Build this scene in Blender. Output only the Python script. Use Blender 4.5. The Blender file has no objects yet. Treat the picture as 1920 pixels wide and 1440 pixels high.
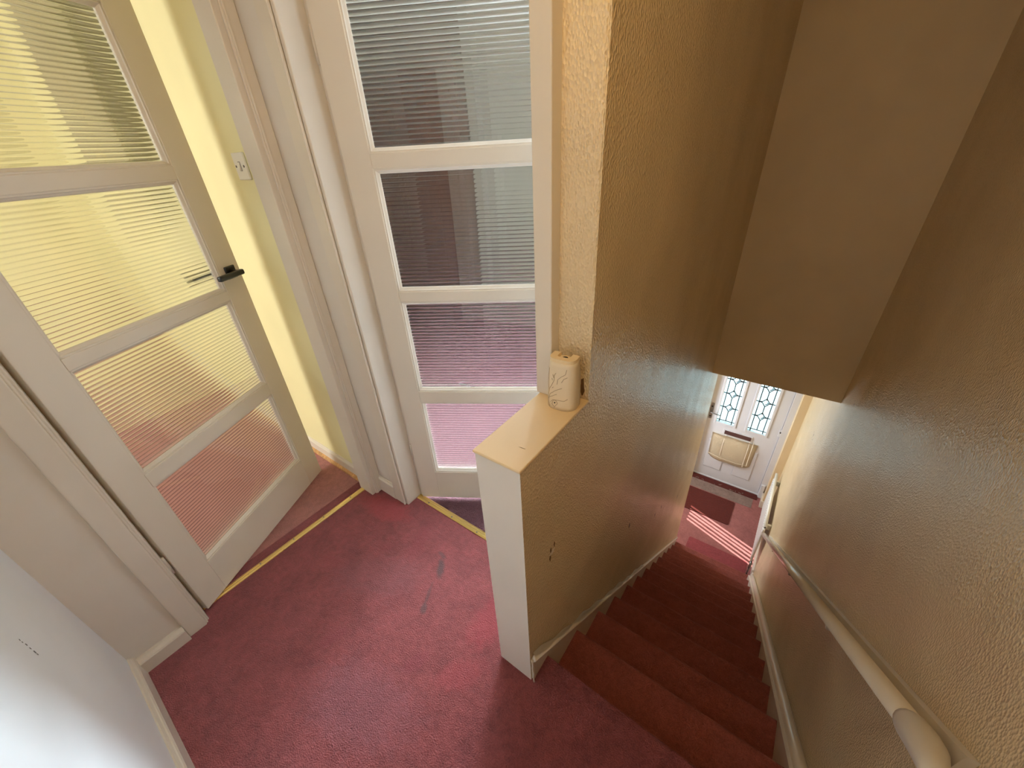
import bpy, bmesh, math, random
from mathutils import Vector, Matrix
random.seed(7)
S = bpy.context.scene
COL = S.collection

# ------------------------------------------------------------------ camera
YAW, PITCH, ROLL, FPX = -0.6587, 0.5445, -0.0593, 737.87
CAM = Vector((0.3588, -0.472, 1.4814))
fw = Vector((math.sin(YAW)*math.cos(PITCH), math.cos(YAW)*math.cos(PITCH), -math.sin(PITCH)))
ri = Vector((math.cos(YAW), -math.sin(YAW), 0)); up = ri.cross(fw)
r2 = math.cos(ROLL)*ri + math.sin(ROLL)*up; u2 = -math.sin(ROLL)*ri + math.cos(ROLL)*up
cam = bpy.data.cameras.new('camera'); camo = bpy.data.objects.new('camera', cam); COL.objects.link(camo)
cam.sensor_fit = 'HORIZONTAL'; cam.sensor_width = 36.0; cam.lens = FPX/1920*36.0; cam.clip_start = 0.01
mw = Matrix((r2, u2, -fw)).transposed().to_4x4(); mw.translation = CAM
camo.matrix_world = mw
S.camera = camo

# ------------------------------------------------------------------ world, sun, daylight, exposure
w = bpy.data.worlds.new('sky'); S.world = w; w.use_nodes = True
nt = w.node_tree; bg = nt.nodes['Background']
bg.inputs[0].default_value = (0.93, 0.985, 1.0, 1); bg.inputs[1].default_value = 8.0
vs = S.view_settings; vs.view_transform = 'Standard'; vs.look = 'None'; vs.exposure = 0.0; vs.gamma = 1.0
vs.use_curve_mapping = False
S.cycles.max_bounces = 12; S.cycles.diffuse_bounces = 5; S.cycles.transmission_bounces = 8
S.cycles.transparent_max_bounces = 12; S.cycles.sample_clamp_indirect = 4.0; S.cycles.use_denoising = True
S.cycles.adaptive_threshold = .02; S.cycles.caustics_refractive = True; S.cycles.blur_glossy = 0.6

def lamp(name, kind, loc, direction, energy, color, sx=None, sy=None, portal=False, radius=None, angle=None, spread=None):
    l = bpy.data.lights.new(name, kind); l.energy = energy; l.color = color
    if kind == 'AREA':
        l.shape = 'RECTANGLE'; l.size = sx; l.size_y = sy
        if portal: l.cycles.is_portal = True
        if spread: l.spread = math.radians(spread)
    if radius is not None: l.shadow_soft_size = radius
    if angle is not None: l.angle = angle
    o = bpy.data.objects.new(name, l); COL.objects.link(o); o.location = loc
    if direction: o.rotation_euler = Vector(direction).to_track_quat('-Z', 'Y').to_euler()
    return o

SUN_EL = math.radians(40)
lamp('sun', 'SUN', (-3, 5, 4), (.943*math.cos(SUN_EL), -.333*math.cos(SUN_EL), -math.sin(SUN_EL)), 17.0, (1, .95, .88), angle=.005)
# daylight in the windows of the three rooms that open on the landing and hall
lamp('yellow_room_window_light', 'AREA', (-2.3, -3.13, 1.45), (-.1, 1, -.45), 92, (.92, .97, 1), 1.8, 1.3, spread=150)
lamp('bedroom_window_light', 'AREA', (-1.5, 3.44, 1.55), (.24, -1, -.29), 640, (.77, .89, 1.0), .7, 1.1, spread=66)
lamp('hall_window_light', 'AREA', (-.86, 3.55, -1.35), (1, 0, -.1), 22, (.84, .93, 1.0), .5, .6)
lamp('front_door_portal', 'AREA', (.23, 4.40, -1.2), (0, -1, 0), 1, (1, 1, 1), .62, 1.1, portal=True)
lamp('landing_warm_fill', 'POINT', (.28, -.42, 2.2), None, 7.6, (1, .68, .30), radius=.09)  # added warm fill in place of bounced light, no lamp known overhead

# ------------------------------------------------------------------ measures
T, H, L = .1214, .914, .305
RISE, GO, YN = .2024, .2283, .0921
SL, SR, W = .0045, .7295, .7864
ZF = -13*RISE
YB, ZB = 2.494, -.078
def nosing(y): return -(y-YN)*RISE/GO

# ------------------------------------------------------------------ materials
def newmat(name):
    m = bpy.data.materials.new(name); m.use_nodes = True
    nt = m.node_tree; b = nt.nodes['Principled BSDF']
    return m, nt, b
def N(nt, t, **kw):
    n = nt.nodes.new(t)
    for k, v in kw.items(): setattr(n, k, v)
    return n
def coords(nt, scale=None):
    tc = N(nt, 'ShaderNodeTexCoord')
    if scale is None: return tc.outputs['Object']
    mp = N(nt, 'ShaderNodeMapping'); mp.inputs['Scale'].default_value = scale
    nt.links.new(tc.outputs['Object'], mp.inputs[0]); return mp.outputs[0]
def world_coords(nt):
    return N(nt, 'ShaderNodeNewGeometry').outputs['Position']
def noise(nt, vec, scale, detail=3, rough=.5, dist=0):
    n = N(nt, 'ShaderNodeTexNoise'); n.inputs['Scale'].default_value = scale; n.inputs['Detail'].default_value = detail
    n.inputs['Roughness'].default_value = rough; n.inputs['Distortion'].default_value = dist
    nt.links.new(vec, n.inputs['Vector']); return n
def ramp(nt, fac, stops):
    r = N(nt, 'ShaderNodeValToRGB'); nt.links.new(fac, r.inputs[0])
    el = r.color_ramp.elements
    while len(el) < len(stops): el.new(.5)
    for e, (p, c) in zip(el, stops): e.position = p; e.color = (*c, 1) if len(c) == 3 else c
    return r.outputs[0]
def mixc(nt, fac, a, b, mode='MIX'):
    m = N(nt, 'ShaderNodeMix', data_type='RGBA', blend_type=mode)
    for i, v in ((0, fac), (6, a), (7, b)):
        s = m.inputs[i]
        if isinstance(v, (int, float)): s.default_value = v
        elif isinstance(v, tuple): s.default_value = (*v, 1)
        else: nt.links.new(v, s)
    return m.outputs[2]
def bump(nt, b, height, dist, strength=1.0, prev=None):
    n = N(nt, 'ShaderNodeBump'); n.inputs['Distance'].default_value = dist; n.inputs['Strength'].default_value = strength
    nt.links.new(height, n.inputs['Height'])
    if prev is not None: nt.links.new(prev, n.inputs['Normal'])
    nt.links.new(n.outputs[0], b.inputs['Normal']); return n.outputs[0]
def sc(c, k): return tuple(min(1, x*k) for x in c)

def paint(name, col, rough=.4, var=.06, bs=60, bd=0):
    m, nt, b = newmat(name); v = world_coords(nt)
    n = noise(nt, v, 3.0, 2); c = ramp(nt, n.outputs[0], [(.35, sc(col, 1-var)), (.65, sc(col, 1+var))])
    nt.links.new(c, b.inputs['Base Color']); b.inputs['Roughness'].default_value = rough
    if bd: n2 = noise(nt, v, bs, 1); bump(nt, b, n2.outputs[0], bd)
    return m
def wallpaper(name, col, rough=.24, bd=.0032):
    m, nt, b = newmat(name); v = world_coords(nt)
    n = noise(nt, v, 2.2, 2); c = ramp(nt, n.outputs[0], [(.3, sc(col, .93)), (.7, sc(col, 1.05))])
    nt.links.new(c, b.inputs['Base Color']); b.inputs['Roughness'].default_value = rough
    mp = N(nt, 'ShaderNodeMapping'); mp.inputs['Scale'].default_value = (1.0, 1.0, .62); mp.inputs['Rotation'].default_value = (.5, .2, .3)
    nt.links.new(v, mp.inputs[0])
    vo = N(nt, 'ShaderNodeTexVoronoi', feature='F1'); vo.inputs['Scale'].default_value = 210
    nt.links.new(mp.outputs[0], vo.inputs['Vector'])
    mx = N(nt, 'ShaderNodeMath', operation='MULTIPLY_ADD'); nt.links.new(n.outputs[0], mx.inputs[0]); mx.inputs[1].default_value = 14; nt.links.new(vo.outputs['Distance'], mx.inputs[2])
    bump(nt, b, mx.outputs[0], bd, 1.0)
    return m
def carpet(name, col, stains=(), var=.22):
    m, nt, b = newmat(name); v = world_coords(nt)
    n1 = noise(nt, v, 9, 3, .6); n2 = noise(nt, v, 260, 1, .6); n3 = noise(nt, v, 45, 2, .65)
    c = ramp(nt, n1.outputs[0], [(.3, sc(col, 1-var)), (.5, col), (.72, sc(col, 1+var*.8))])
    g = ramp(nt, n3.outputs[0], [(.35, (.72, .72, .72)), (.6, (1, 1, 1))])
    c = mixc(nt, .55, c, g, 'MULTIPLY')
    f = ramp(nt, n2.outputs[0], [(.3, (.62, .6, .6)), (.7, (1.0, 1.0, 1.0))])
    c = mixc(nt, .6, c, f, 'MULTIPLY')
    if stains: ns = noise(nt, v, 38, 2)
    for (sx, sy, ang, rx, ry, k, scol) in stains:
        mp = N(nt, 'ShaderNodeMapping', vector_type='TEXTURE'); mp.inputs['Location'].default_value = (sx, sy, 0)
        mp.inputs['Rotation'].default_value = (0, 0, ang); mp.inputs['Scale'].default_value = (rx, ry, 1e6)
        nt.links.new(v, mp.inputs[0])
        ln = N(nt, 'ShaderNodeVectorMath', operation='LENGTH'); nt.links.new(mp.outputs[0], ln.inputs[0])
        ad = N(nt, 'ShaderNodeMath', operation='ADD'); nt.links.new(ln.outputs['Value'], ad.inputs[0])
        ms = N(nt, 'ShaderNodeMath', operation='MULTIPLY'); nt.links.new(ns.outputs[0], ms.inputs[0]); ms.inputs[1].default_value = .9
        nt.links.new(ms.outputs[0], ad.inputs[1])
        mr = N(nt, 'ShaderNodeMapRange'); mr.inputs['From Min'].default_value = 1.0; mr.inputs['From Max'].default_value = 1.55
        mr.inputs['To Min'].default_value = k; mr.inputs['To Max'].default_value = 0
        nt.links.new(ad.outputs[0], mr.inputs['Value'])
        c = mixc(nt, mr.outputs[0], c, scol)
    nt.links.new(c, b.inputs['Base Color']); b.inputs['Roughness'].default_value = .95
    b.inputs['Specular IOR Level'].default_value = .3
    b.inputs['Sheen Weight'].default_value = .10; b.inputs['Sheen Roughness'].default_value = .5
    b.inputs['Sheen Tint'].default_value = (1, .8, .8, 1)
    mh = N(nt, 'ShaderNodeMath', operation='ADD'); nt.links.new(n2.outputs[0], mh.inputs[0]); nt.links.new(n3.outputs[0], mh.inputs[1])
    bump(nt, b, mh.outputs[0], .006, .9)
    return m
def metal(name, col, rough=.3):
    m, nt, b = newmat(name); b.inputs['Base Color'].default_value = (*col, 1); b.inputs['Metallic'].default_value = 1
    n = noise(nt, world_coords(nt), 40, 3); r = N(nt, 'ShaderNodeMapRange'); nt.links.new(n.outputs[0], r.inputs[0])
    r.inputs['To Min'].default_value = rough*.7; r.inputs['To Max'].default_value = rough*1.4
    nt.links.new(r.outputs[0], b.inputs['Roughness']); return m
def wood(name, col, rough=.3, axis=(14, 14, 1.2)):
    m, nt, b = newmat(name); v = coords(nt, axis)
    n = noise(nt, v, 3, 5, .6, 1.5); c = ramp(nt, n.outputs[0], [(.3, sc(col, .6)), (.7, sc(col, 1.25))])
    nt.links.new(c, b.inputs['Base Color']); b.inputs['Roughness'].default_value = rough; return m

CREAM = (.80, .635, .40)
M = {}
M['cream'] = wallpaper('embossed_cream_wallpaper', CREAM)
M['bulk'] = paint('cream_emulsion', CREAM, .5, .04, 90, .0006)
M['half_end'] = paint('cream_plain_plaster', (.80, .72, .62), .5, .03)
M['cap'] = paint('ochre_cream_gloss', (.82, .62, .36), .38, .06)
M['landing_wall'] = paint('pale_cream_emulsion', (.74, .68, .60), .55, .03)
M['near_wall'] = paint('cool_white_emulsion', (.88, .89, .91), .55, .03)
M['yellow'] = paint('lemon_yellow_emulsion', (.86, .79, .45), .6, .03)
M['grey_white'] = paint('off_white_emulsion', (.80, .80, .79), .55, .03)
M['white_ceiling'] = paint('white_ceiling_emulsion', (.85, .85, .84), .7, .02)
M['gloss'] = paint('aged_white_gloss_paint', (.75, .68, .585), .3, .04)
M['door_gloss'] = paint('aged_white_door_gloss', (.74, .665, .56), .28, .03)
M['rail_gloss'] = paint('thick_cream_gloss', (.76, .68, .56), .12, .04, 30, .0012)
M['upvc'] = paint('white_front_door', (.73, .74, .79), .3, .02)
M['black'] = paint('black_handle_metal', (.012, .011, .010), .35, .1)
M['switch'] = paint('white_switch_plastic', (.86, .83, .76), .3, .02)
M['dark'] = paint('dark_recess', (.02, .015, .01), .7, .1)
M['chip'] = paint('bare_brown_plaster', (.22, .12, .05), .9, .3)
M['scuff'] = paint('grey_scuff', (.16, .14, .13), .8, .2)
M['brass'] = metal('worn_brass', (.86, .66, .26), .3)
M['steel'] = metal('brushed_steel', (.34, .34, .35), .45)
M['fresh'] = paint('cream_dispenser_plastic', (.80, .68, .50), .42, .02)
M['fresh_top'] = paint('cream_dispenser_top', (.84, .66, .40), .45, .02)
M['groove'] = paint('dispenser_groove', (.50, .38, .25), .7, .05)
M['canvas'] = paint('cream_canvas', (.92, .80, .60), .8, .06, 60, .003)
M['tape'] = paint('clear_tape', (.93, .84, .70), .25, .05)
M['brush'] = paint('brown_brush', (.12, .05, .045), .8, .2, 400, .002)
M['rad'] = paint('white_radiator_enamel', (.86, .87, .86), .25, .02)
M['tube'] = paint('cream_plastic_tube', (.90, .88, .80), .3, .02)
M['oak'] = wood('orange_wood_bead', (.62, .34, .14), .4)
M['wardrobe'] = wood('dark_brown_wood', (.13, .044, .022), .42)
M['wardrobe'].node_tree.nodes['Principled BSDF'].inputs['Specular IOR Level'].default_value = .3
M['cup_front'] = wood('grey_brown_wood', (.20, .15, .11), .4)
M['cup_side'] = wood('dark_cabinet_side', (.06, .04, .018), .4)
M['lead'] = paint('grey_lead', (.05, .06, .07), .6, .05)
RED = (.245, .060, .060)
ST = (.075, .045, .045)
M['carpet'] = carpet('landing_red_carpet', RED, [
    (-.528, .118, -.90, .050, .017, .85, ST), (-.565, .165, -.2, .026, .010, .6, ST), (-.488, .01, -1.1, .050, .008, .55, ST), (-.462, -.038, -1.1, .026, .014, .75, ST),
    (-.70, .16, 1.9, .12, .04, .55, (.20, .04, .045)), (-.80, .05, .4, .03, .02, .5, (.2, .04, .045)), (-.35, -.18, 1.2, .05, .03, .45, (.2, .04, .05)),
    (-.66, -.30, 1.2, .06, .025, .45, (.2, .04, .05)), (-.95, -.12, .2, .06, .02, .4, (.2, .04, .045)),
    (-.98, .20, .1, .16, .07, .6, (.34, .055, .062)), (-.22, .10, 1.5, .16, .07, .5, (.32, .05, .06)), (-.40, -.36, .3, .22, .12, .4, (.205, .078, .092)), (-.72, -.05, .6, .2, .1, .35, (.22, .078, .084)), (-.20, -.12, .9, .10, .05, .4, (.32, .058, .066))])
M['stair_carpet'] = carpet('stair_red_carpet', (.36, .092, .070), var=.12)
M['room_carpet'] = carpet('yellow_room_carpet', (.50, .22, .20), var=.12)
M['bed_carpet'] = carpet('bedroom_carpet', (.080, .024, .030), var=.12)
M['hall_carpet'] = carpet('hall_carpet', (.46, .17, .16), var=.12)
M['mat'] = carpet('doormat_fibre', (.125, .016, .010), var=.08)
M['floor_piece'] = carpet('shaded_hall_carpet', (.38, .075, .085), var=.1)  # hall carpet with the shade put into its colour
M['underlay'] = carpet('grey_underlay', (.32, .225, .195), var=.2)
def glass_mat():
    m = bpy.data.materials.new('reeded_glass'); m.use_nodes = True; nt = m.node_tree; nt.nodes.clear()
    o = N(nt, 'ShaderNodeOutputMaterial'); g = N(nt, 'ShaderNodeBsdfGlass'); g.inputs['IOR'].default_value = 1.5
    g.inputs['Roughness'].default_value = .015; g.inputs['Color'].default_value = (.97, .985, .98, 1)
    n = noise(nt, world_coords(nt), 8, 2); c = ramp(nt, n.outputs[0], [(.3, (.95, .97, .965)), (.7, (.98, .99, .985))]); nt.links.new(c, g.inputs['Color'])
    t = N(nt, 'ShaderNodeBsdfTransparent'); t.inputs[0].default_value = (.95, .97, .965, 1)
    mx = N(nt, 'ShaderNodeMixShader'); mx.inputs[0].default_value = .26
    nt.links.new(g.outputs[0], mx.inputs[1]); nt.links.new(t.outputs[0], mx.inputs[2]); nt.links.new(mx.outputs[0], o.inputs[0]); return m
M['glass'] = glass_mat()
def lead_glass():
    m = bpy.data.materials.new('pale_blue_door_glass'); m.use_nodes = True; nt = m.node_tree; nt.nodes.clear()
    o = N(nt, 'ShaderNodeOutputMaterial'); t = N(nt, 'ShaderNodeBsdfTransparent'); g = N(nt, 'ShaderNodeBsdfGlossy')
    n = noise(nt, world_coords(nt), 60, 3); c = ramp(nt, n.outputs[0], [(.35, (.48, .64, .67)), (.65, (.60, .72, .74))]); nt.links.new(c, t.inputs[0])
    g.inputs['Roughness'].default_value = .12
    mx = N(nt, 'ShaderNodeMixShader'); mx.inputs[0].default_value = .08
    nt.links.new(t.outputs[0], mx.inputs[1]); nt.links.new(g.outputs[0], mx.inputs[2]); nt.links.new(mx.outputs[0], o.inputs[0]); return m
M['lead_glass'] = lead_glass()

# ------------------------------------------------------------------ mesh helpers
def link(name, bm, mat, parent=None, smooth=False):
    me = bpy.data.meshes.new(name); bm.normal_update(); bm.to_mesh(me); bm.free()
    mats = mat if isinstance(mat, (list, tuple)) else [mat]
    for x in mats: me.materials.append(M[x])
    if smooth:
        for p in me.polygons: p.use_smooth = True
    o = bpy.data.objects.new(name, me); COL.objects.link(o)
    if parent is not None: o.parent = parent
    return o
def add_box(bm, x0, x1, y0, y1, z0, z1, bev=0, segs=2):
    vs = [bm.verts.new((x, y, z)) for x in (x0, x1) for y in (y0, y1) for z in (z0, z1)]
    F = [(0, 1, 3, 2), (4, 6, 7, 5), (0, 4, 5, 1), (2, 3, 7, 6), (0, 2, 6, 4), (1, 5, 7, 3)]
    fs = [bm.faces.new([vs[i] for i in f]) for f in F]
    if bev:
        es = {e for f in fs for e in f.edges}
        bmesh.ops.bevel(bm, geom=list(es), offset=bev, segments=segs, profile=.5, affect='EDGES')
    return fs
def box(name, b, mat, parent=None, bev=0, segs=2):
    bm = bmesh.new(); add_box(bm, *b, bev=bev, segs=segs); return link(name, bm, mat, parent)
def sided_box(name, b, mats, sides, parent=None):
    """box with one material per direction; sides maps 0..5 (-x,+x,-y,+y,-z,+z) to material index"""
    bm = bmesh.new(); fs = add_box(bm, *b)
    for i, f in enumerate(fs): f.material_index = sides.get(i, 0)
    return link(name, bm, mats, parent)
def prism(name, poly, a0, a1, axis, mat, parent=None, smooth=False, bevel_edges=None):
    """extrude a 2D polygon: axis 'x' -> poly is (y,z); 'y' -> (x,z); 'z' -> (x,y)"""
    bm = bmesh.new(); add_prism(bm, poly, a0, a1, axis); return link(name, bm, mat, parent, smooth)
def add_prism(bm, poly, a0, a1, axis):
    def P(p, a): return {'x': (a, p[0], p[1]), 'y': (p[0], a, p[1]), 'z': (p[0], p[1], a)}[axis]
    A = [bm.verts.new(P(p, a0)) for p in poly]; B = [bm.verts.new(P(p, a1)) for p in poly]
    n = len(poly); fs = [bm.faces.new(A), bm.faces.new(list(reversed(B)))]
    for i in range(n): fs.append(bm.faces.new((A[i], B[i], B[(i+1) % n], A[(i+1) % n])))
    bmesh.ops.recalc_face_normals(bm, faces=fs); return fs
def add_tube(bm, pts, rad, seg=10, cap=True, squash=None):
    pts = [Vector(p) for p in pts]; rings = []
    rad = rad if isinstance(rad, (list, tuple)) else [rad]*len(pts)
    ref = None
    for i, p in enumerate(pts):
        d = (pts[min(i+1, len(pts)-1)]-pts[max(i-1, 0)]).normalized()
        if ref is None: ref = Vector((0, 0, 1)) if abs(d.z) < .9 else Vector((1, 0, 0))
        a = d.cross(ref).normalized(); b = a.cross(d).normalized(); ref = b
        rings.append([bm.verts.new(p+(a*math.cos(t)+b*math.sin(t)*(squash or 1))*rad[i]) for t in [2*math.pi*k/seg for k in range(seg)]])
    fs = []
    for A, B in zip(rings, rings[1:]):
        for k in range(seg): fs.append(bm.faces.new((A[k], A[(k+1) % seg], B[(k+1) % seg], B[k])))
    if cap: fs.append(bm.faces.new(list(reversed(rings[0])))); fs.append(bm.faces.new(rings[-1]))
    bmesh.ops.recalc_face_normals(bm, faces=fs); return fs
def tube(name, pts, rad, mat, parent=None, seg=10, cap=True, squash=None):
    bm = bmesh.new(); add_tube(bm, pts, rad, seg, cap, squash); return link(name, bm, mat, parent, True)
def blob(name, pts2, plane, depth, mat, parent=None):
    """small irregular flake: plane maps (u,v,d) to xyz"""
    bm = bmesh.new(); A = [bm.verts.new(plane(u, v, 0)) for u, v in pts2]; B = [bm.verts.new(plane(u*.9, v*.9, depth)) for u, v in pts2]
    n = len(A); fs = [bm.faces.new(A), bm.faces.new(list(reversed(B)))]
    for i in range(n): fs.append(bm.faces.new((A[i], B[i], B[(i+1) % n], A[(i+1) % n])))
    bmesh.ops.recalc_face_normals(bm, faces=fs); return link(name, bm, mat, parent)
def empty(name, loc, rz=0):
    o = bpy.data.objects.new(name, None); COL.objects.link(o); o.location = loc; o.rotation_euler = (0, 0, rz); o.empty_display_size = .05; return o
def tag(o, label, cat=None, group=None, kind=None):
    o['label'] = label
    if cat: o['category'] = cat
    if group: o['group'] = group
    if kind: o['kind'] = kind
    return o
def struct(o, label, cat): return tag(o, label, cat, kind='structure')
def disc(r, n, jit=.35): return [(math.cos(2*math.pi*k/n)*r*(1+random.uniform(-jit, jit)), math.sin(2*math.pi*k/n)*r*(1+random.uniform(-jit, jit))) for k in range(n)]

# ------------------------------------------------------------------ the shell
TOP = 2.4
WX = -1.112            # face of the wall with the first door
# landing floor, with a rounded nosing over the stairs
bm = bmesh.new()
poly = [(-1.25, -.80), (W+.01, -.80), (W+.01, YN), (-.03, YN), (-.03, .35), (-1.25, .35)]
add_prism(bm, poly, -.28, 0, 'z')
es = [e for e in bm.edges if all(abs(v.co.y-YN) < 1e-5 for v in e.verts) and all(abs(v.co.z) < 1e-5 for v in e.verts)]
bmesh.ops.bevel(bm, geom=es, offset=.022, segments=5, profile=.5, affect='EDGES')
struct(link('floor', bm, 'carpet'), 'worn red carpeted landing floor with dark stains', 'floor')
struct(box('floor_yellow_room', (-4.1, -1.188, -3.3, .27, -.2, -.004), 'room_carpet'), 'brownish pink carpet in the yellow room', 'floor')
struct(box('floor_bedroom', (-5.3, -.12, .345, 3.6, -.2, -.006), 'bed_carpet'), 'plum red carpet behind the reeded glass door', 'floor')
struct(box('floor_hall', (-1.1, W+.1, 2.75, 4.7, ZF-.2, ZF), 'hall_carpet'), 'pink red carpet of the entrance hall below', 'floor')
struct(box('ceiling', (-5.4, W+.2, -3.4, 3.7, TOP, TOP+.15), 'white_ceiling'), 'white ceiling over the upper floor', 'ceiling')
struct(box('ceiling_hall', (-1.2, W+.1, YB+.05, 4.7, ZB+.002, ZB+.12), 'bulk'), 'cream ceiling of the hall below the stairs', 'ceiling')

# wall between the first room and the landing (door_1 opening Y -.532 .. .213)
sided_box('wall_left', (-1.212, WX, -.83, -.545, -.3, TOP), ['landing_wall', 'yellow'], {0: 1})
struct(bpy.data.objects['wall_left'], 'cream landing wall beside the open glazed door frame', 'wall')
struct(sided_box('wall_left_lintel', (-1.212, WX, -.545, .225, 2.0, TOP), ['landing_wall', 'yellow'], {0: 1}), 'cream wall above the door to the yellow room', 'wall')
struct(box('wall_near', (-1.30, W+.1, -.845, -.747, -.3, TOP), 'near_wall'), 'pale bluish white wall with grey scuff marks', 'wall')
wn = bpy.data.objects['wall_near']
struct(sided_box('wall_far', (-1.20, -.918, .275, .372, -.3, TOP), ['landing_wall', 'grey_white'], {3: 1}), 'narrow white wall strip between the two door frames', 'wall')
struct(sided_box('wall_far_lintel', (-.918, -.05, .275, .372, 2.0, TOP), ['landing_wall', 'grey_white'], {3: 1}), 'wall above the reeded glass door', 'wall')
# stair wall with the low half wall in one piece
bm = bmesh.new()
poly = [(0, -2.75), (2.865, -2.75), (2.865, ZB), (3.62, ZB), (3.62, TOP), (L, TOP), (L, H-.006), (0, H-.006)]
fs = add_prism(bm, poly, -T, 0, 'x')
for f in bm.faces:
    c = f.calc_center_median(); n = f.normal
    f.material_index = 0
    if n.y < -.9 and abs(c.y) < .01: f.material_index = 1
    if n.x < -.9: f.material_index = 2
es = [e for e in bm.edges if all(abs(v.co.x) < 1e-5 for v in e.verts) and all(abs(v.co.y-L) < 1e-5 for v in e.verts)]
bmesh.ops.bevel(bm, geom=es, offset=.012, segments=4, profile=.5, affect='EDGES')
stairwall = struct(link('wall_stair', bm, ['cream', 'half_end', 'grey_white']), 'embossed cream stair wall that drops to a low half wall at the landing', 'wall')
box('cap', (-T-.004, .003, -.004, L, H-.006, H+.001), 'cap', stairwall, .0025)['label'] = 'ochre cream painted top of the half wall'
struct(box('wall_right', (W, W+.1, -.85, 4.7, -2.75, TOP), 'cream'), 'glossy embossed cream wall along the stairs behind the handrail', 'wall')
wr = bpy.data.objects['wall_right']
struct(box('wall_bulkhead', (0, W, YB, YB+.1, ZB, TOP), 'bulk'), 'dim ochre cream bulkhead above the stairs', 'wall')
# yellow room
struct(box('wall_yellow_far', (-5.3, -1.20, .262, .372, -.2, TOP), 'yellow'), 'lemon yellow wall with a light switch', 'wall')
struct(box('wall_yellow_left', (-4.1, -4.0, -3.3, .262, -.2, TOP), 'yellow'), 'lemon yellow end wall seen through the reeded glass', 'wall')
struct(box('wall_yellow_near', (-4.1, -1.1, -3.3, -3.2, -.2, TOP), 'yellow'), 'lemon yellow window wall of the first room', 'wall')
struct(box('wall_yellow_right', (-1.212, -1.13, -3.2, -.845, -.2, TOP), 'yellow'), 'lemon yellow wall behind the landing', 'wall')
# bedroom
struct(box('wall_bedroom_left', (-5.3, -5.2, .372, 3.6, -.2, TOP), 'grey_white'), 'off white side wall of the bedroom beyond the wardrobe', 'wall')
struct(box('wall_bedroom_far', (-5.3, -.10, 3.5, 3.62, -.2, TOP), 'grey_white'), 'greyish white far wall behind the reeded glass', 'wall')
# hall below
struct(box('wall_hall_back', (-1.1, -T, 2.765, 2.865, -2.75, ZB), 'bulk'), 'cream hall wall behind the stair wall', 'wall')
wy0, wy1, wz0, wz1 = 3.70, 4.03, ZF+.82, ZF+1.62
bm = bmesh.new()
for b in ((-1.05, -.92, 2.765, wy0, -2.75, ZB), (-1.05, -.92, wy1, 4.7, -2.75, ZB), (-1.05, -.92, wy0, wy1, -2.75, wz0), (-1.05, -.92, wy0, wy1, wz1, ZB)): add_box(bm, *b)
struct(link('wall_hall_left', bm, 'bulk'), 'cream hall wall with a slatted side window', 'wall')
win = struct(empty('window_1', (-.985, (wy0+wy1)/2, wz0)), 'side window with upright slats in the hall', 'window')
hw = (wy1-wy0)/2
bm = bmesh.new()
for b in ((-.03, .03, -hw, hw, 0, .03), (-.03, .03, -hw, hw, wz1-wz0-.03, wz1-wz0)): add_box(bm, *b)
link('window_frame', bm, 'gloss', win)
ny = 6
for k in range(ny):
    y = -hw+(k+.5)*2*hw/ny; wd = .0145 if k != 3 else .010
    box('slat', (-.003, .003, y-wd, y+wd, .03, wz1-wz0-.03), 'gloss', win)
# front wall around the front door
bm = bmesh.new()
for b in ((-1.05, -.19, 4.20, 4.36, -2.75, ZB), (.712, W+.05, 4.10, 4.36, -2.75, ZB), (-.19, .725, 4.20, 4.36, ZF+2.08, ZB)): add_box(bm, *b)
struct(link('wall_front', bm, 'bulk'), 'cream wall around the white front door', 'wall')

# ------------------------------------------------------------------ trims
def skirting(name, poly_face, label):
    return struct(poly_face, label, 'skirting')
def skirt_poly(h, t):  # profile (offset from wall, z)
    return [(0, 0), (t, 0), (t, h-.016), (t-.003, h-.010), (t-.006, h-.008), (t*.45, h-.004), (t*.3, h), (0, h)]
# wall_left skirting (runs along Y)
bm = bmesh.new(); add_prism(bm, [(WX+o, z) for o, z in skirt_poly(.066, .023)], -.747, -.60, 'y')
struct(link('baseboard_left', bm, 'gloss'), 'short white skirting board below the cream wall by the door frame', 'skirting')
bm = bmesh.new(); add_prism(bm, [(-.747+o, z) for o, z in skirt_poly(.088, .015)], WX, -.05, 'x')
struct(link('baseboard_near', bm, 'gloss'), 'white skirting board at the foot of the bluish white wall', 'skirting')
bm = bmesh.new(); add_prism(bm, [(.275-o, z) for o, z in skirt_poly(.095, .012)], -1.105, -.985, 'x')
struct(link('baseboard_far', bm, 'gloss'), 'small white skirting board between the two door frames', 'skirting')
bm = bmesh.new(); add_prism(bm, [(.262-o, z) for o, z in skirt_poly(.072, .014)], -4.0, -1.208, 'x')
bl = struct(link('baseboard_yellow', bm, 'gloss'), 'white skirting board on the yellow wall', 'skirting')
bm = bmesh.new(); add_prism(bm, [(.248, -.004), (.234, -.004), (.236, .004), (.242, .010), (.248, .012)], -4.0, -1.208, 'x')
link('floor_bead', bm, 'oak', bl)['label'] = 'orange wooden bead along the skirting'
bm = bmesh.new(); add_prism(bm, [(.747-.747+WX, 0)]*0 or [(W-o, ZF+z) for o, z in skirt_poly(.10, .018)], 2.95, 4.1, 'y')
struct(link('baseboard_hall', bm, 'gloss'), 'white skirting board under the radiator', 'skirting')
bm = bmesh.new(); add_box(bm, .694, W, 4.082, 4.10, ZF, ZF+.11, .003); add_box(bm, .694, .712, 4.10, 4.25, ZF, ZF+.11, .003)
struct(link('baseboard_front', bm, 'gloss'), 'white skirting block at the corner beside the front door', 'skirting')

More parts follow.
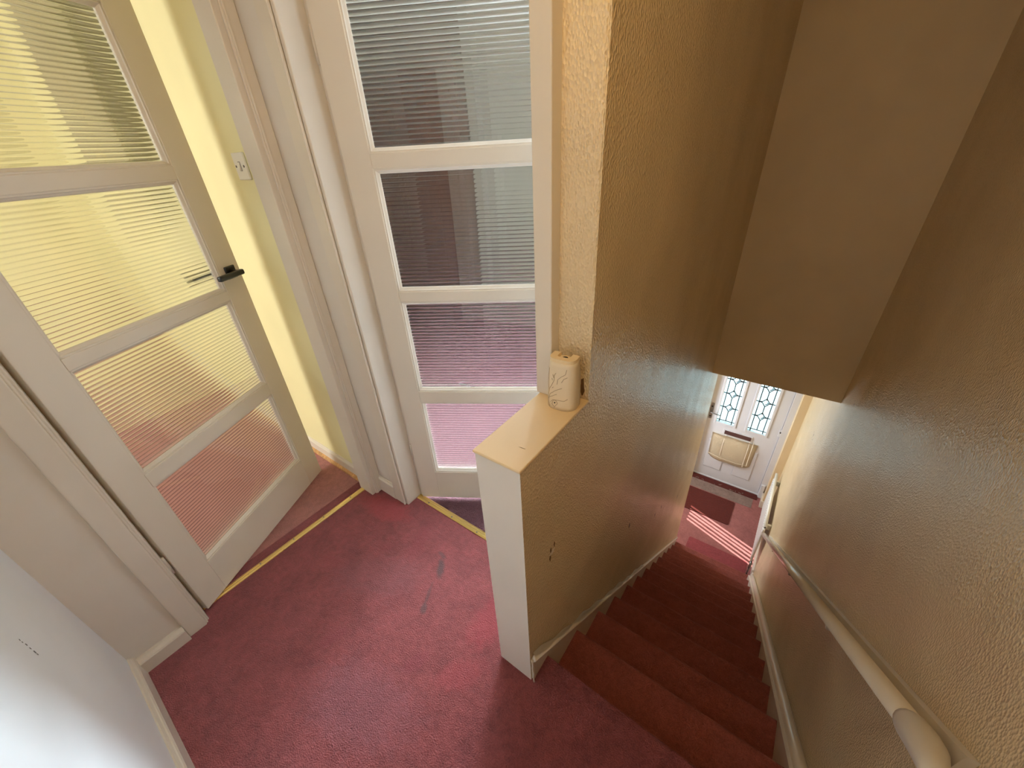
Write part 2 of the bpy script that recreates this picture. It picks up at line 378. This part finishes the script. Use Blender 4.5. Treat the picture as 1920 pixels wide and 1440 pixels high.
# door lining and architraves
def trim(name, boxes, mat, label, cat='door frame', bev=.003):
    root = struct(empty(name, (boxes[0][1][0], boxes[0][1][2], 0)), label, cat)
    for nm, b in boxes:
        ox, oy = root.location.x, root.location.y
        box(nm, (b[0]-ox, b[1]-ox, b[2]-oy, b[3]-oy, b[4], b[5]), mat, root, bev)
    return root
trim('trim_1', [('jamb', (-1.25, -1.115, -.556, -.532, 0, 2.02)), ('jamb', (-1.208, -1.106, .213, .236, 0, 2.02)),
                ('head', (-1.25, -1.115, -.532, .213, 1.99, 2.02)),
                ('architrave', (-1.112, -1.100, -.600, -.544, 0, 2.07)), ('bead', (-1.116, -1.105, -.545, -.538, 0, 2.06)),
                ('architrave', (-1.114, -1.098, .232, .275, 0, 2.07)), ('bead', (-1.106, -1.0945, .238, .246, 0, 2.06)),
                ('door_stop', (-1.215, -1.185, -.532, -.522, 0, 1.99))],
     'gloss', 'white door frame of the open glazed door to the yellow room')
trim('trim_2', [('jamb', (-.919, -.902, .272, .41, 0, 2.02)), ('jamb', (-.134, -.088, .270, .40, H+.001, 2.02)), ('head', (-.902, -.134, .272, .41, 1.99, 2.02)),
                ('architrave', (-.985, -.921, .264, .276, 0, 2.07)), ('bead', (-.925, -.916, .2615, .272, 0, 2.06)),
                ('door_stop', (-.902, -.888, .355, .40, 0, 1.99))],
     'gloss', 'cream white door frame around the reeded glass door by the half wall')
# brass threshold strips
def threshold(name, x0, x1, y0, y1, along, label):
    c = ((x0+x1)/2, (y0+y1)/2, 0); root = struct(empty(name, c), label, 'threshold strip')
    hx, hy = (x1-x0)/2, (y1-y0)/2
    w_ = hy if along == 'x' else hx; ln = hx if along == 'x' else hy
    prof = [(-w_, 0), (-w_, .0025), (-w_*.55, .006), (-w_*.1, .0065), (0, .005), (w_*.1, .0065), (w_*.55, .006), (w_, .0025), (w_, 0)]
    prism('strip', prof, -ln, ln, along, 'brass', root)
    for k in (-.8, -.4, 0, .4, .8):
        bm = bmesh.new(); add_tube(bm, [(0, 0, .004), (0, 0, .0075)], .0035, 8)
        o = link('screw', bm, 'steel', root); o.location = ((k*ln, -w_*.5, 0) if along == 'x' else (w_*.0, k*ln, 0))
    return root
threshold('trim_3', -1.2, -1.172, -.53, .213, 'y', 'dull brass carpet strip under the open door to the yellow room')
threshold('trim_4', -.90, -.13, .327, .357, 'x', 'shiny brass carpet strip below the reeded door beside the half wall')

# ------------------------------------------------------------------ glazed doors
PANES = [(.180, .575), (.630, 1.015), (1.052, 1.440), (1.482, 1.885)]
GL, GR, DW, DT, DB, DTOP = .088, .664, .762, .040, .012, 1.98
def pane_bm(w_, h_, pitch=.0127, R=.0145, base=.004):
    bm = bmesh.new(); n = max(2, round(h_/pitch)); pt = h_/n; seg = 10
    sag0 = math.sqrt(R*R-(pt/2)**2)
    for k in range(n):
        prev = None
        for j in range(seg+1):
            t = -pt/2+pt*j/seg; z = k*pt+pt/2+t; y = base+(math.sqrt(R*R-t*t)-sag0)
            cur = (bm.verts.new((0, y, z)), bm.verts.new((w_, y, z)))
            if prev: bm.faces.new((prev[0], cur[0], cur[1], prev[1]))
            prev = cur
    bm.faces.new([bm.verts.new(p) for p in ((0, 0, 0), (w_, 0, 0), (w_, 0, h_), (0, 0, h_))])
    for x in (0, w_):
        bm.faces.new([bm.verts.new(p) for p in ((x, 0, 0), (x, 0, h_), (x, base, h_), (x, base, 0))][::(1 if x == 0 else -1)])
    for z in (0, h_):
        bm.faces.new([bm.verts.new(p) for p in ((0, 0, z), (0, base, z), (w_, base, z), (w_, 0, z))][::(1 if z == 0 else -1)])
    # orient outwards
    for f in bm.faces:
        f.normal_update(); c = f.calc_center_median(); out = c-Vector((w_/2, base*.5, c.z if abs(f.normal.z) < .9 else h_/2))
        if f.normal.dot(Vector((0, 1 if c.y > base*.9 else (-1 if c.y < 1e-6 else 0), 0)) if abs(f.normal.y) > .3 else out) < 0: f.normal_flip()
    return bm
def lever(parent, y0, dirn, s, z, back=False):
    root = box('handle_rose', (s-.024, s+.024, min(y0, y0+dirn*.009), max(y0, y0+dirn*.009), z-.024, z+.024), 'black', parent, .004, 3)
    tube('handle_neck', [(s, y0+dirn*.006, z), (s, y0+dirn*.05, z)], .0095, 'black', root, 12)
    bm = bmesh.new(); add_box(bm, s-.105 if not back else s-.115, s+.014, min(y0+dirn*.036, y0+dirn*.056), max(y0+dirn*.036, y0+dirn*.056), z-.010, z+.010, .006, 3)
    link('handle_lever', bm, 'black', root)
    return root
def glazed_door(name, loc, rz, label, handle=True):
    d = struct(empty(name, loc, rz), label, 'door')
    box('stile', (0, GL, 0, DT, DB, DTOP), 'door_gloss', d, .002); box('stile', (GR, DW, 0, DT, DB, DTOP), 'door_gloss', d, .002)
    e0 = [(DB, PANES[0][0])]+[(PANES[i][1], PANES[i+1][0]) for i in range(3)]+[(PANES[3][1], DTOP)]
    for a, b in e0: box('rail', (GL, GR, .0, DT, a, b), 'door_gloss', d, .002)
    for a, b in PANES:
        p = link('pane', pane_bm(GR-GL-.004, b-a-.004), 'glass', d); p.location = (GL+.002, .015, a+.002)
        for poly in p.data.polygons: poly.use_smooth = True
        bw, by0, by1 = .014, .003, .0145
        B = [(GL, GL+bw, a, b), (GR-bw, GR, a, b), (GL, GR, a, a+bw), (GL, GR, b-bw, b)]
        for x0, x1, z0, z1 in B:
            bm = bmesh.new()
            if x1-x0 < z1-z0:
                s_ = 1 if x0 < .3 else -1; xa = x0 if s_ > 0 else x1
                add_prism(bm, [(xa, by0), (xa+s_*bw*.35, by0), (xa+s_*bw*.45, by0+.004), (xa+s_*bw*.9, by0+.009), (xa+s_*bw, by1), (xa, by1)], z0, z1, 'z')
            else:
                s_ = 1 if abs(z0-a) < 1e-6 else -1; za = z0 if s_ > 0 else z1
                add_prism(bm, [(by0, za), (by0, za+s_*bw*.35), (by0+.004, za+s_*bw*.45), (by0+.009, za+s_*bw*.9), (by1, za+s_*bw), (by1, za)], x0, x1, 'x')
            link('glazing_bead', bm, 'gloss', d)
    if handle:
        lever(d, 0, -1, .712, 1.112); lever(d, DT, 1, .712, 1.112, True)
    else:
        lever(d, 0, -1, .712, 1.05); lever(d, DT, 1, .712, 1.05, True)
    for z in (.25, 1.70):
        tube('hinge', [(-.007, .012, z), (-.007, .012, z+.085)], .0055, 'gloss', d, 8)
    return d
H1, E1 = Vector((-1.1495, -.5184)), Vector((-1.4877, .1645))
u = (E1-H1).normalized()
glazed_door('door_1', (H1.x, H1.y, 0), math.atan2(u.y, u.x), 'cream painted four pane reeded glass door standing ajar into the yellow room')
glazed_door('door_2', (-.873, .343, 0), math.radians(31.3), 'cream painted four pane reeded glass door ajar behind the half wall', False)

# ------------------------------------------------------------------ staircase
st = tag(empty('staircase', (0, YN, ZF)), 'steep straight staircase carpeted in dark red going down to the hall', 'staircase')
def stz(z): return z-ZF
for k in range(1, 13):
    z = -k*RISE; yn = k*GO; yb = (k-1)*GO-.03; r = .013
    prof = [(yb, stz(z)-.01), (yb, stz(z))]
    for j in range(7):
        a = math.pi/2-math.pi*j/6*1.0
        prof.append((yn-r+r*math.cos(a), stz(z)-r+r*math.sin(a)))
    zr = stz(z-RISE)
    prof += [(yn-.022, stz(z)-2*r-.002), (yn-.024, max(zr, 0)), (yn-.05, max(zr, 0)), (yn-.05, stz(z)-.035), (yb, stz(z)-.035)]
    prism('step', prof, SL, SR+.004, 'x', 'stair_carpet', st)
# landing riser carpet
prism('riser', [(-.022, stz(-.03)), (-.022, stz(-RISE)), (-.045, stz(-RISE)), (-.045, stz(-.03))], SL, SR+.004, 'x', 'stair_carpet', st)
# string boards
def string_poly(y0, y1, dz, depth=.30):
    return [(y0-YN, stz(nosing(y0)+dz)), (y1-YN, stz(nosing(y1)+dz)), (y1-YN, max(0, stz(nosing(y1)-depth))), (y0-YN, stz(nosing(y0)-depth))]
prism('string_board', string_poly(.012, 2.862, .050), .0005, .0065, 'x', 'gloss', st)
bm = bmesh.new(); y0, y1 = .012, 2.862
add_tube(bm, [(.006, y-YN, stz(nosing(y)+.052)) for y in (y0, .8, 1.6, 2.3, y1)], .009, 10)
link('string_moulding', bm, 'gloss', st, True)
box('string_end', (0, .0085, .006-YN, .016-YN, stz(0.0), stz(.12)), 'gloss', st, .002)
prism('string_board', string_poly(-.02, 2.78, .014), SR, W, 'x', 'gloss', st)
bm = bmesh.new()
add_tube(bm, [(.762, y-YN, stz(nosing(y)+.014)) for y in (-.02, .5, 1.2, 2.0, 2.78)], .020, 14)
link('string_moulding', bm, 'gloss', st, True)
# torn wallpaper edge curling above the left moulding
bm = bmesh.new(); prev = None
n = 60
for k in range(n+1):
    y = .016+(1.35-.016)*k/n; zz = nosing(y)+.060
    a = .010+.008*math.sin(k*.9)+.006*math.sin(k*.37+1); b = .002+.003*abs(math.sin(k*.55))
    cur = (bm.verts.new((.001, y, zz+.004+a)), bm.verts.new((.003+b, y, zz+.004+a*.5)), bm.verts.new((.007+b, y, zz+a*.1)))
    if prev:
        for i in range(2): bm.faces.new((prev[i], cur[i], cur[i+1], prev[i+1]))
    prev = cur
bmesh.ops.solidify(bm, geom=bm.faces[:], thickness=.0008)
link('torn_wallpaper_edge', bm, 'half_end', stairwall, True)
bm = bmesh.new(); add_tube(bm, [(.004, .004, .125), (.008, .003, .10), (.005, .004, .08), (.010, .002, .05), (.007, .003, .025), (.012, .0, .004)], .0028, 6)
link('torn_wallpaper_edge', bm, 'half_end', stairwall, True)

# ------------------------------------------------------------------ handrail on the right wall
hr = tag(empty('handrail', (W, .1, nosing(.1)+.6)), 'cream gloss painted wooden handrail on a backboard sloping down beside the stairs', 'handrail')
SLP = RISE/GO
def hp(x, y, dz=0): return (x-W, y-.1, -(y-.1)*SLP+dz)
yA, yE = .125, 2.96
bm = bmesh.new()
poly = [(yA-.1-.02, -(yA-.1-.02)*SLP+.036), (yE-.1-.05, -(yE-.15)*SLP+.036), (yE-.1-.05, -(yE-.15)*SLP-.045), (yA-.1-.02, -(yA-.12)*SLP-.045)]
add_prism(bm, poly, -.016, 0, 'x'); link('backboard', bm, 'gloss', hr)
# mopstick profile swept along the slope
def sweep(name, prof, y0, y1, mat):
    bm = bmesh.new(); d = Vector((0, 1, -SLP)).normalized(); b = Vector((0, SLP, 1)).normalized(); a = Vector((1, 0, 0))
    A = [bm.verts.new(Vector(hp(W, y0))+a*p[0]+b*p[1]) for p in prof]; B = [bm.verts.new(Vector(hp(W, y1))+a*p[0]+b*p[1]) for p in prof]
    n = len(prof); fs = [bm.faces.new(A), bm.faces.new(B[::-1])]
    for i in range(n): fs.append(bm.faces.new((A[i], B[i], B[(i+1) % n], A[(i+1) % n])))
    bmesh.ops.recalc_face_normals(bm, faces=fs); o = link(name, bm, mat, hr)
    for p in o.data.polygons: p.use_smooth = len(p.vertices) == 4
    return o
prof = [(-.046+.0215*math.cos(t), .004+.0215*math.sin(t)) for t in [2*math.pi*k/18 for k in range(18)]]
sweep('rail', prof, yA+.04, yE, 'rail_gloss')
sweep('rail_neck', [(-.032, -.010), (-.012, -.014), (-.012, .010), (-.032, .006)], yA+.02, yE-.04, 'gloss')
tube('rail_end', [hp(W-.048, yA+.046, .004), hp(W-.048, yA+.03, .004), hp(W-.048, yA+.005, .003), hp(W-.050, yA-.025, .0), hp(W-.053, yA-.055, -.012), hp(W-.055, yA-.10, -.03)], [.022, .0265, .0275, .0265, .021, .016], 'landing_wall', hr, 16)
for y in (.75, 1.55, 2.35):
    box('bracket', (-.03, -.012, y-.1-.02, y-.1+.02, -(y-.1)*SLP-.05, -(y-.1)*SLP-.01), 'gloss', hr, .004)

# ------------------------------------------------------------------ air freshener on the half wall
fr = tag(empty('air_freshener', (-.045, .258, H+.001), math.radians(4)), 'cream plastic air freshener dispenser with engraved vines standing on the half wall', 'air freshener')
FH = .127
def fr_ring(z):
    t = z/FH; wx = .0405*(1-.16*t**2.2)*(1-.05*(1-t)**3); dy = .032*(1-.22*t); pts = []
    for k in range(25):
        a = math.pi+math.pi*k/24; ca, sa = math.cos(a), math.sin(a)
        pts.append((wx*math.copysign(abs(ca)**.75, ca), dy*math.copysign(abs(sa)**.8, sa)))
    pts += [(wx*.96, .016), (wx*.5, .018), (-wx*.5, .018), (-wx*.96, .016)]
    return pts
bm = bmesh.new(); rings = []
for k in range(13):
    z = FH*k/12; rings.append([bm.verts.new((x, y, z)) for x, y in fr_ring(z)])
nr = len(rings[0])
for A, B in zip(rings, rings[1:]):
    for k in range(nr): bm.faces.new((A[k], A[(k+1) % nr], B[(k+1) % nr], B[k]))
bm.faces.new(rings[0][::-1]); bm.faces.new(rings[-1])
bmesh.ops.recalc_face_normals(bm, faces=bm.faces[:])
fb = link('body', bm, 'fresh', fr)
for p in fb.data.polygons: p.use_smooth = len(p.vertices) == 4
# raised collar around the open notch on top
tr = fr_ring(FH); bm = bmesh.new()
outer = [(x*.98, y*.98) for x, y in tr[:25]]; inner = [(x*.46, y*.30-.002) for x, y in tr[:25]]
outer = [(-.033, .016)]+outer+[(.033, .016)]; inner = [(-.0155, .016)]+inner+[(.0155, .016)]
for i in range(len(outer)-1):
    q = [outer[i], outer[i+1], inner[i+1], inner[i]]
    A = [bm.verts.new((x, y, FH)) for x, y in q]; B = [bm.verts.new((x, y, FH+.010-abs(x)*.05)) for x, y in q]
    bm.faces.new(A[::-1]); bm.faces.new(B)
    for j in range(4): bm.faces.new((A[j], A[(j+1) % 4], B[(j+1) % 4], B[j]))
bmesh.ops.remove_doubles(bm, verts=bm.verts[:], dist=1e-6); bmesh.ops.recalc_face_normals(bm, faces=bm.faces[:])
link('top_collar', bm, 'fresh_top', fr)
bm = bmesh.new(); add_tube(bm, [(.0, .002, FH), (.0, .002, FH+.004)], .012, 14); nz = link('nozzle', bm, 'fresh_top', fr)
bm = bmesh.new(); add_tube(bm, [(.002, .000, FH+.004), (.002, .000, FH+.0046)], .007, 10); link('spray_hole', bm, 'dark', nz)
def on_body(px, pz):   # (u across -1..1, v up 0..1) -> point on the front
    z = pz*FH; pts = fr_ring(z); f = (px+1)/2*24; i = int(min(23, max(0, f))); t = f-i
    x = pts[i][0]*(1-t)+pts[i+1][0]*t; y = pts[i][1]*(1-t)+pts[i+1][1]*t
    n = Vector((x, y*1.3, 0)).normalized(); return Vector((x, y, z))+n*.0004
VINES = [[(-.36, .02), (-.46, .12), (-.50, .26), (-.42, .40), (-.28, .50), (-.16, .62), (-.16, .74)],
         [(-.42, .36), (-.52, .5), (-.56, .68), (-.54, .84)], [(-.44, .18), (-.36, .30), (-.2, .36), (0, .46), (.08, .50)],
         [(-.40, .22), (-.2, .28), (-.05, .34)], [(-.30, .13), (-.18, .20), (.0, .22), (.18, .23), (.32, .28)],
         [(-.05, .56), (-.04, .66), (.06, .74), (.20, .80), (.26, .90)], [(.06, .62), (.14, .70), (.28, .74)], [(-.18, .68), (-.24, .74)], [(-.17, .72), (-.10, .79)], [(-.22, .62), (-.28, .66)],
         [(-.12, .06), (-.22, .10), (-.16, .19), (-.06, .20), (-.02, .14), (-.08, .07), (-.12, .03)], [(-.24, .45), (-.18, .48)]]
for v in VINES:
    pts = []
    for i in range(len(v)-1):
        for j in range(4):
            t = j/4; pts.append(on_body(v[i][0]*(1-t)+v[i+1][0]*t, v[i][1]*(1-t)+v[i+1][1]*t))
    pts.append(on_body(*v[-1]))
    tube('vine_groove', pts, .0008, 'groove', fb, 5)
q = on_body(-.09, .15); tube('sensor', [q, q+Vector((0, -.0015, 0))], .0018, 'dark', fb, 8)

# ------------------------------------------------------------------ light switch in the yellow room
sw = tag(empty('light_switch', (-1.366, .262, 1.466)), 'square white single light switch on the yellow wall', 'light switch')
box('plate', (-.043, .043, -.009, 0, -.043, .043), 'switch', sw, .003, 3)
bm = bmesh.new(); add_prism(bm, [(-.009, -.014), (-.0165, -.013), (-.010, .013), (-.009, .014)], -.006, .006, 'x'); link('rocker', bm, 'switch', sw)
box('rocker_slot', (-.0075, .0075, -.0098, -.008, -.015, .015), 'scuff', sw)
for x in (-.030, .030): tube('screw', [(x, -.0088, 0), (x, -.0102, 0)], .0042, 'scuff', sw, 10)

# ------------------------------------------------------------------ front door
YD = 4.30
fd = struct(empty('door_3', (.23, YD, ZF+.02)), 'white panelled front door with two leaded glass panes at the foot of the stairs', 'door')
def fx(x): return x-.23
def fz(z): return z-(ZF+.02)
G = [(-.042, .160), (.312, .507)]; gz0, gz1 = -1.69, ZF+1.86
bm = bmesh.new()
d0, d1, zb, zt = fx(-.179), fx(.645), 0, 2.02
for b in ((d0, fx(G[0][0]), 0, .045, zb, zt), (fx(G[0][1]), fx(G[1][0]), 0, .045, zb, zt), (fx(G[1][1]), d1, 0, .045, zb, zt)): add_box(bm, *b)
for g in G: add_box(bm, fx(g[0]), fx(g[1]), 0, .045, zb, fz(gz0)); add_box(bm, fx(g[0]), fx(g[1]), 0, .045, fz(gz1), zt)
link('slab', bm, 'upvc', fd)
for g in G:
    bm = bmesh.new(); o = .028
    for x0, x1, z0, z1 in ((g[0]-o, g[0], gz0-o, gz1+o), (g[1], g[1]+o, gz0-o, gz1+o), (g[0], g[1], gz0-o, gz0), (g[0], g[1], gz1, gz1+o)):
        add_box(bm, fx(x0), fx(x1), -.012, .0, fz(z0), fz(z1), .005)
    link('pane_moulding', bm, 'upvc', fd)
    pn = box('pane', (fx(g[0]), fx(g[1]), .018, .024, fz(gz0), fz(gz1)), 'lead_glass', fd)
    bm = bmesh.new(); cxm = (fx(g[0])+fx(g[1]))/2; hwid = (g[1]-g[0])/2; y_ = .016; rr = .0068
    a0, a1 = cxm-hwid+.03, cxm+hwid-.03; zz0 = fz(gz0)+.03
    def came(pts): add_tube(bm, [(x, y_, z) for x, z in pts], rr, 5)
    came([(a0, fz(gz0)), (a0, fz(gz1))]); came([(a1, fz(gz0)), (a1, fz(gz1))]); came([(fx(g[0]), zz0), (fx(g[1]), zz0)])
    zc = zz0
    for s_ in range(4):
        zd = zc+.20; came([(cxm, zc if s_ == 0 else zc+.035), (cxm, zd-.035-.02)])
        # diamond with curved arms
        came([(cxm, zd-.028), (cxm+.026, zd), (cxm, zd+.028), (cxm-.026, zd), (cxm, zd-.028)])
        for sg in (-1, 1):
            e_ = a0 if sg < 0 else a1
            came([(cxm, zd-.055), (cxm+sg*.018, zd-.03), (cxm+sg*.035, zd-.008), (e_, zd)])
            came([(cxm, zd+.055), (cxm+sg*.018, zd+.03), (cxm+sg*.035, zd+.008), (e_, zd)])
            came([(e_, zd), (fx(g[0] if sg < 0 else g[1]), zd)])
        zc = zd
    link('lead_lattice', bm, 'lead', pn)
for x0, x1 in ((-.065, .155), (.295, .505)):
    bm = bmesh.new(); add_box(bm, fx(x0), fx(x1), -.010, .002, fz(-2.45), fz(-1.98), .009, 3); link('raised_panel', bm, 'upvc', fd)
lb = box('letter_plate', (fx(.065), fx(.40), -.012, 0, fz(-1.845), fz(-1.768)), 'upvc', fd, .004)
box('letter_brush', (fx(.085), fx(.385), -.018, -.011, fz(-1.834), fz(-1.780)), 'brush', lb)
hb = box('handle_plate', (fx(-.142), fx(-.108), -.010, 0, fz(-1.67), fz(-1.437)), 'steel', fd, .008, 3)
tube('handle_lever', [(fx(-.125), -.008, fz(-1.555)), (fx(-.125), -.045, fz(-1.555)), (fx(-.115), -.052, fz(-1.556)), (fx(-.005), -.050, fz(-1.565))], .0075, 'steel', hb, 10)
for z in (-1.485, -1.632): tube('lock_cylinder', [(fx(-.125), -.009, fz(z)), (fx(-.125), -.015, fz(z))], .010, 'dark', hb, 10)
box('hinge', (fx(.628), fx(.652), -.016, .0, fz(-1.65), fz(-1.55)), 'upvc', fd, .004)
tube('hinge_pin', [(fx(.645), -.016, fz(-1.585)), (fx(.645), -.021, fz(-1.585))], .010, 'dark', fd, 8)
fr_ = struct(empty('trim_5', (.23, YD, ZF)), 'white frame around the front door', 'door frame')
box('jamb', (fx(.648), fx(.726), -.022, .06, 0, 2.08), 'upvc', fr_, .004); box('jamb', (fx(-.25), fx(-.181), -.022, .06, 0, 2.08), 'upvc', fr_, .004)
box('head', (fx(-.181), fx(.648), -.022, .06, 2.045, 2.08), 'upvc', fr_, .004); box('sill', (fx(-.181), fx(.648), -.01, .06, 0, .018), 'upvc', fr_, .003)
box('stop', (fx(.60), fx(.66), .046, .062, 0, 2.08), 'upvc', fr_); box('stop', (fx(-.20), fx(-.15), .046, .062, 0, 2.08), 'upvc', fr_); box('stop', (fx(-.19), fx(.65), .046, .062, 1.98, 2.08), 'upvc', fr_)
box('corner_block', (fx(.655), fx(.700), -.05, -.022, .0, .22), 'upvc', fr_, .006)

# mail bag taped below the letter plate
mb = tag(empty('mail_bag', (.215, YD, -2.25)), 'cream canvas bag taped under the letter slot of the front door', 'bag')
bm = bmesh.new(); nx, nz_ = 14, 10; grid = []
for j in range(nz_+1):
    row = []
    for i in range(nx+1):
        a = i/nx; b = j/nz_; x = (-.262+.524*a)*(1-.05*(1-b)); z = .40*b
        if j == 0: z += .025*abs(2*a-1)**6
        if j == nz_: z -= .012*abs(2*a-1)**3
        e = 1-abs(2*a-1)**5; g_ = .35+.65*(1-abs(1.7*b-.6)**3 if b < .95 else .2); y = -.010-.052*g_*e+.004*math.sin(a*17+b*7)*e
        row.append(bm.verts.new((x, y, z)))
    grid.append(row)
for j in range(nz_):
    for i in range(nx): bm.faces.new((grid[j][i], grid[j][i+1], grid[j+1][i+1], grid[j+1][i]))
bmesh.ops.solidify(bm, geom=bm.faces[:], thickness=.006)
link('pouch', bm, 'canvas', mb, True)
tube('seam_fold', [(-.25, -.045, .07), (-.1, -.066, .055), (.1, -.066, .05), (.24, -.05, .065)], .003, 'canvas', mb, 8)
for x0, b0, b1 in ((-.115, .10, .42), (.165, .03, .42), (.205, .06, .40)):
    prism('tape_strip', [(-.066, b0), (-.064, .2), (-.060, .3), (-.030, .385), (-.002, b1), (-.0005, b1), (-.028, .38), (-.057, .3), (-.061, .2), (-.063, b0)], x0, x0+.008, 'x', 'tape', mb)

# hall floor pieces
def floor_piece(name, x0, x1, y0, y1, z, mat, label, cat, th=.008):
    bm = bmesh.new(); add_box(bm, x0, x1, y0, y1, z, z+th)
    es = [e for e in bm.edges if abs(e.verts[0].co.z-e.verts[1].co.z) > th*.5]
    bmesh.ops.bevel(bm, geom=es, offset=.025, segments=4, profile=.5, affect='EDGES')
    o = link(name, bm, mat); return tag(o, label, cat)
floor_piece('doormat', -.30, .440, 3.572, 3.99, ZF, 'mat', 'dark rust red doormat lying in front of the front door', 'doormat', .010)
floor_piece('hall_shade_patch', .10, .72, 2.845, 3.16, ZF, 'floor_piece', 'thin deeper red sheet standing for shaded carpet at the foot of the stairs', 'floor_piece', .004)  # shaded part of the hall carpet, laid as a thin darker sheet
o = box('underlay_strip', (-.55, .62, 4.01, 4.185, ZF, ZF+.003), 'underlay'); tag(o, 'worn grey strip of bare underlay beyond the doormat', 'underlay')
o = box('carpet_edge', (-.55, .66, 4.19, 4.285, ZF, ZF+.006), 'mat'); tag(o, 'ragged dark red carpet strip against the front door sill', 'carpet strip')
for k in range(9):
    x = -.1+random.random()*.75; y = 4.19+random.random()*.03
    bm = bmesh.new(); add_tube(bm, [(x, y, ZF+.008), (x+random.uniform(-.03, .03), y+random.uniform(-.01, .01), ZF+.012), (x+random.uniform(-.05, .05), y+random.uniform(-.02, .02), ZF+.008)], .003, 5)
    link('frayed_thread', bm, 'underlay', o)

# radiator with an airing tube
ra = tag(empty('radiator', (W, 3.5, ZF)), 'white panel radiator with a tube along its top on the hall wall', 'radiator')
def rz(z): return z-ZF
bm = bmesh.new(); xa, xb = .722-W, .742-W
add_box(bm, xa, xb, -.45, .45, rz(-2.47), rz(-1.965), .006, 3)
for k in range(22):
    y = -.43+k*.86/21; add_box(bm, xa-.004, xa+.002, y-.012, y+.012, rz(-2.44), rz(-2.0), .003)
link('panel', bm, 'rad', ra)
tube('top_tube', [(.735-W, -.43, rz(-1.945)), (.735-W, .47, rz(-1.945))], .015, 'tube', ra, 16)
tube('tube_bore', [(.735-W, -.4305, rz(-1.945)), (.735-W, -.428, rz(-1.945))], .010, 'scuff', ra, 12)
for y in (-.36, .36): box('bracket', (xb, 0, y-.012, y+.012, rz(-2.02), rz(-1.955)), 'tube', ra, .003)
tube('valve', [(.735-W, -.455, rz(-2.46)), (.735-W, -.49, rz(-2.47)), (.735-W, -.495, rz(-2.53))], .012, 'steel', ra, 10)
tube('pipe', [(.735-W, -.495, rz(-2.53)), (.735-W, -.495, 0)], .0075, 'steel', ra, 8)

# ------------------------------------------------------------------ furniture seen through the reeded glass
wd = tag(empty('wardrobe', (-4.09, 3.24, -.006)), 'dark brown wooden wardrobe behind the reeded glass door', 'wardrobe')
bm = bmesh.new(); add_box(bm, -1.04, 1.04, .06, .25, .06, 1.98, .004); link('carcass', bm, 'wardrobe', wd)
box('plinth', (-1.03, 1.03, .08, .24, 0, .06), 'dark', wd); box('cornice', (-1.05, 1.05, .03, .25, 1.98, 2.02), 'wardrobe', wd, .006)
for x0, x1, hx in ((-1.035, -.003, -.05), (.003, 1.035, .05)):
    dr = box('door', (x0, x1, .038, .059, .08, 1.97), 'wardrobe', wd, .004)
    box('door_panel', (x0+.09, x1-.09, .030, .039, .2, 1.85), 'wardrobe', dr, .006); tube('knob', [(hx, .038, 1.0), (hx, .012, 1.0)], .014, 'brass', dr, 10)
struct(box('trim_6', (-3.02, -2.90, 3.40, 3.5, 0, 2.1), 'white_ceiling'), 'bright white upright board beside the dark wardrobe', 'trim')
cb = tag(empty('wall_cabinet', (-2.53, .262, 1.44)), 'dark brown wooden wall cabinet hanging in the yellow room', 'cabinet')
bm = bmesh.new(); add_box(bm, -.38, .36, -.10, 0, 0, .80, .003); link('carcass', bm, 'cup_side', cb)
for x0, x1 in ((-.378, -.006), (-.002, .358)):
    d_ = box('door', (x0, x1, -.116, -.101, .004, .796), 'cup_front', cb, .003)
    tube('knob', [(x0+.04 if x0 > -.1 else x1-.04, -.116, .10), (x0+.04 if x0 > -.1 else x1-.04, -.13, .10)], .009, 'brass', d_, 8)

# ------------------------------------------------------------------ chips and marks on the walls
def on_x0(cy, cz, sx=1): return lambda a, b, d: (sx*(.0004+d), cy+a, cz+b)
for (y, z, r, sy) in ((.122, .522, .006, 1.6), (.140, .527, .005, 2.0), (.118, .488, .006, 2.2)):
    blob('plaster_chip', [(a*.7, b*sy) for a, b in disc(r, 9)], on_x0(y, z), .0006, 'chip', stairwall)
blob('plaster_chip', [(a*1.1, b*.8) for a, b in disc(.011, 9)], on_x0(.130, .505), .0005, 'half_end', stairwall)
for (y, z) in ((1.581, -.688), (1.422, -.612), (.863, -.14), (2.191, -1.135)):
    blob('scuff_mark', [(a, b*2.0) for a, b in disc(.009, 8)], on_x0(y, z), .0005, 'scuff', stairwall)
blob('plaster_chip', [(a*.55, b*2.1) for a, b in disc(.011, 11)], lambda a, b, d: (-.0175+a, L-.0004-d, .950+b), .0006, 'chip', stairwall)
for k, (dx, dz, r) in enumerate(((0, 0, .0016), (.001, -.008, .0012), (-.001, -.020, .0022), (.002, -.031, .0018), (.003, -.045, .0026), (.004, -.053, .0018))):
    blob('scuff_mark', [(a*1.0, b*1.8) for a, b in disc(r, 7)], lambda a, b, d, dx=dx, dz=dz: (-.716+dx+a, -.7466+d, .683+dz+b), .0004, 'scuff', wn)
capo = next(o for o in stairwall.children if o.name.startswith('cap'))
blob('scuff_mark', [(-.009, .0), (-.002, .0012), (.009, .0022), (.009, .0012), (0, -.0004)], lambda a, b, d: (-.037+a, .060+b, H+.0012+d), .0002, 'chip', capo)
d2 = bpy.data.objects['door_2']
pane2 = [c for c in d2.children if c.name.startswith('pane')][1]
blob('paint_smear', [(-.022, .006), (-.008, .0055), (.024, -.002), (.02, -.005), (-.012, -.004)], lambda a, b, d: (.28-GL-.002+a, -.0004-d, .655-.632+b), .0005, 'upvc', pane2)
for (y, z, r) in ((3.02, -.70, .010), (3.07, -.70, .006), (2.98, -.72, .007), (2.10, .14, .006)):
    blob('scuff_mark', disc(r, 8), lambda a, b, d, y=y, z=z: (W-.0004-d, y+a, z+b), .0005, 'scuff', wr)
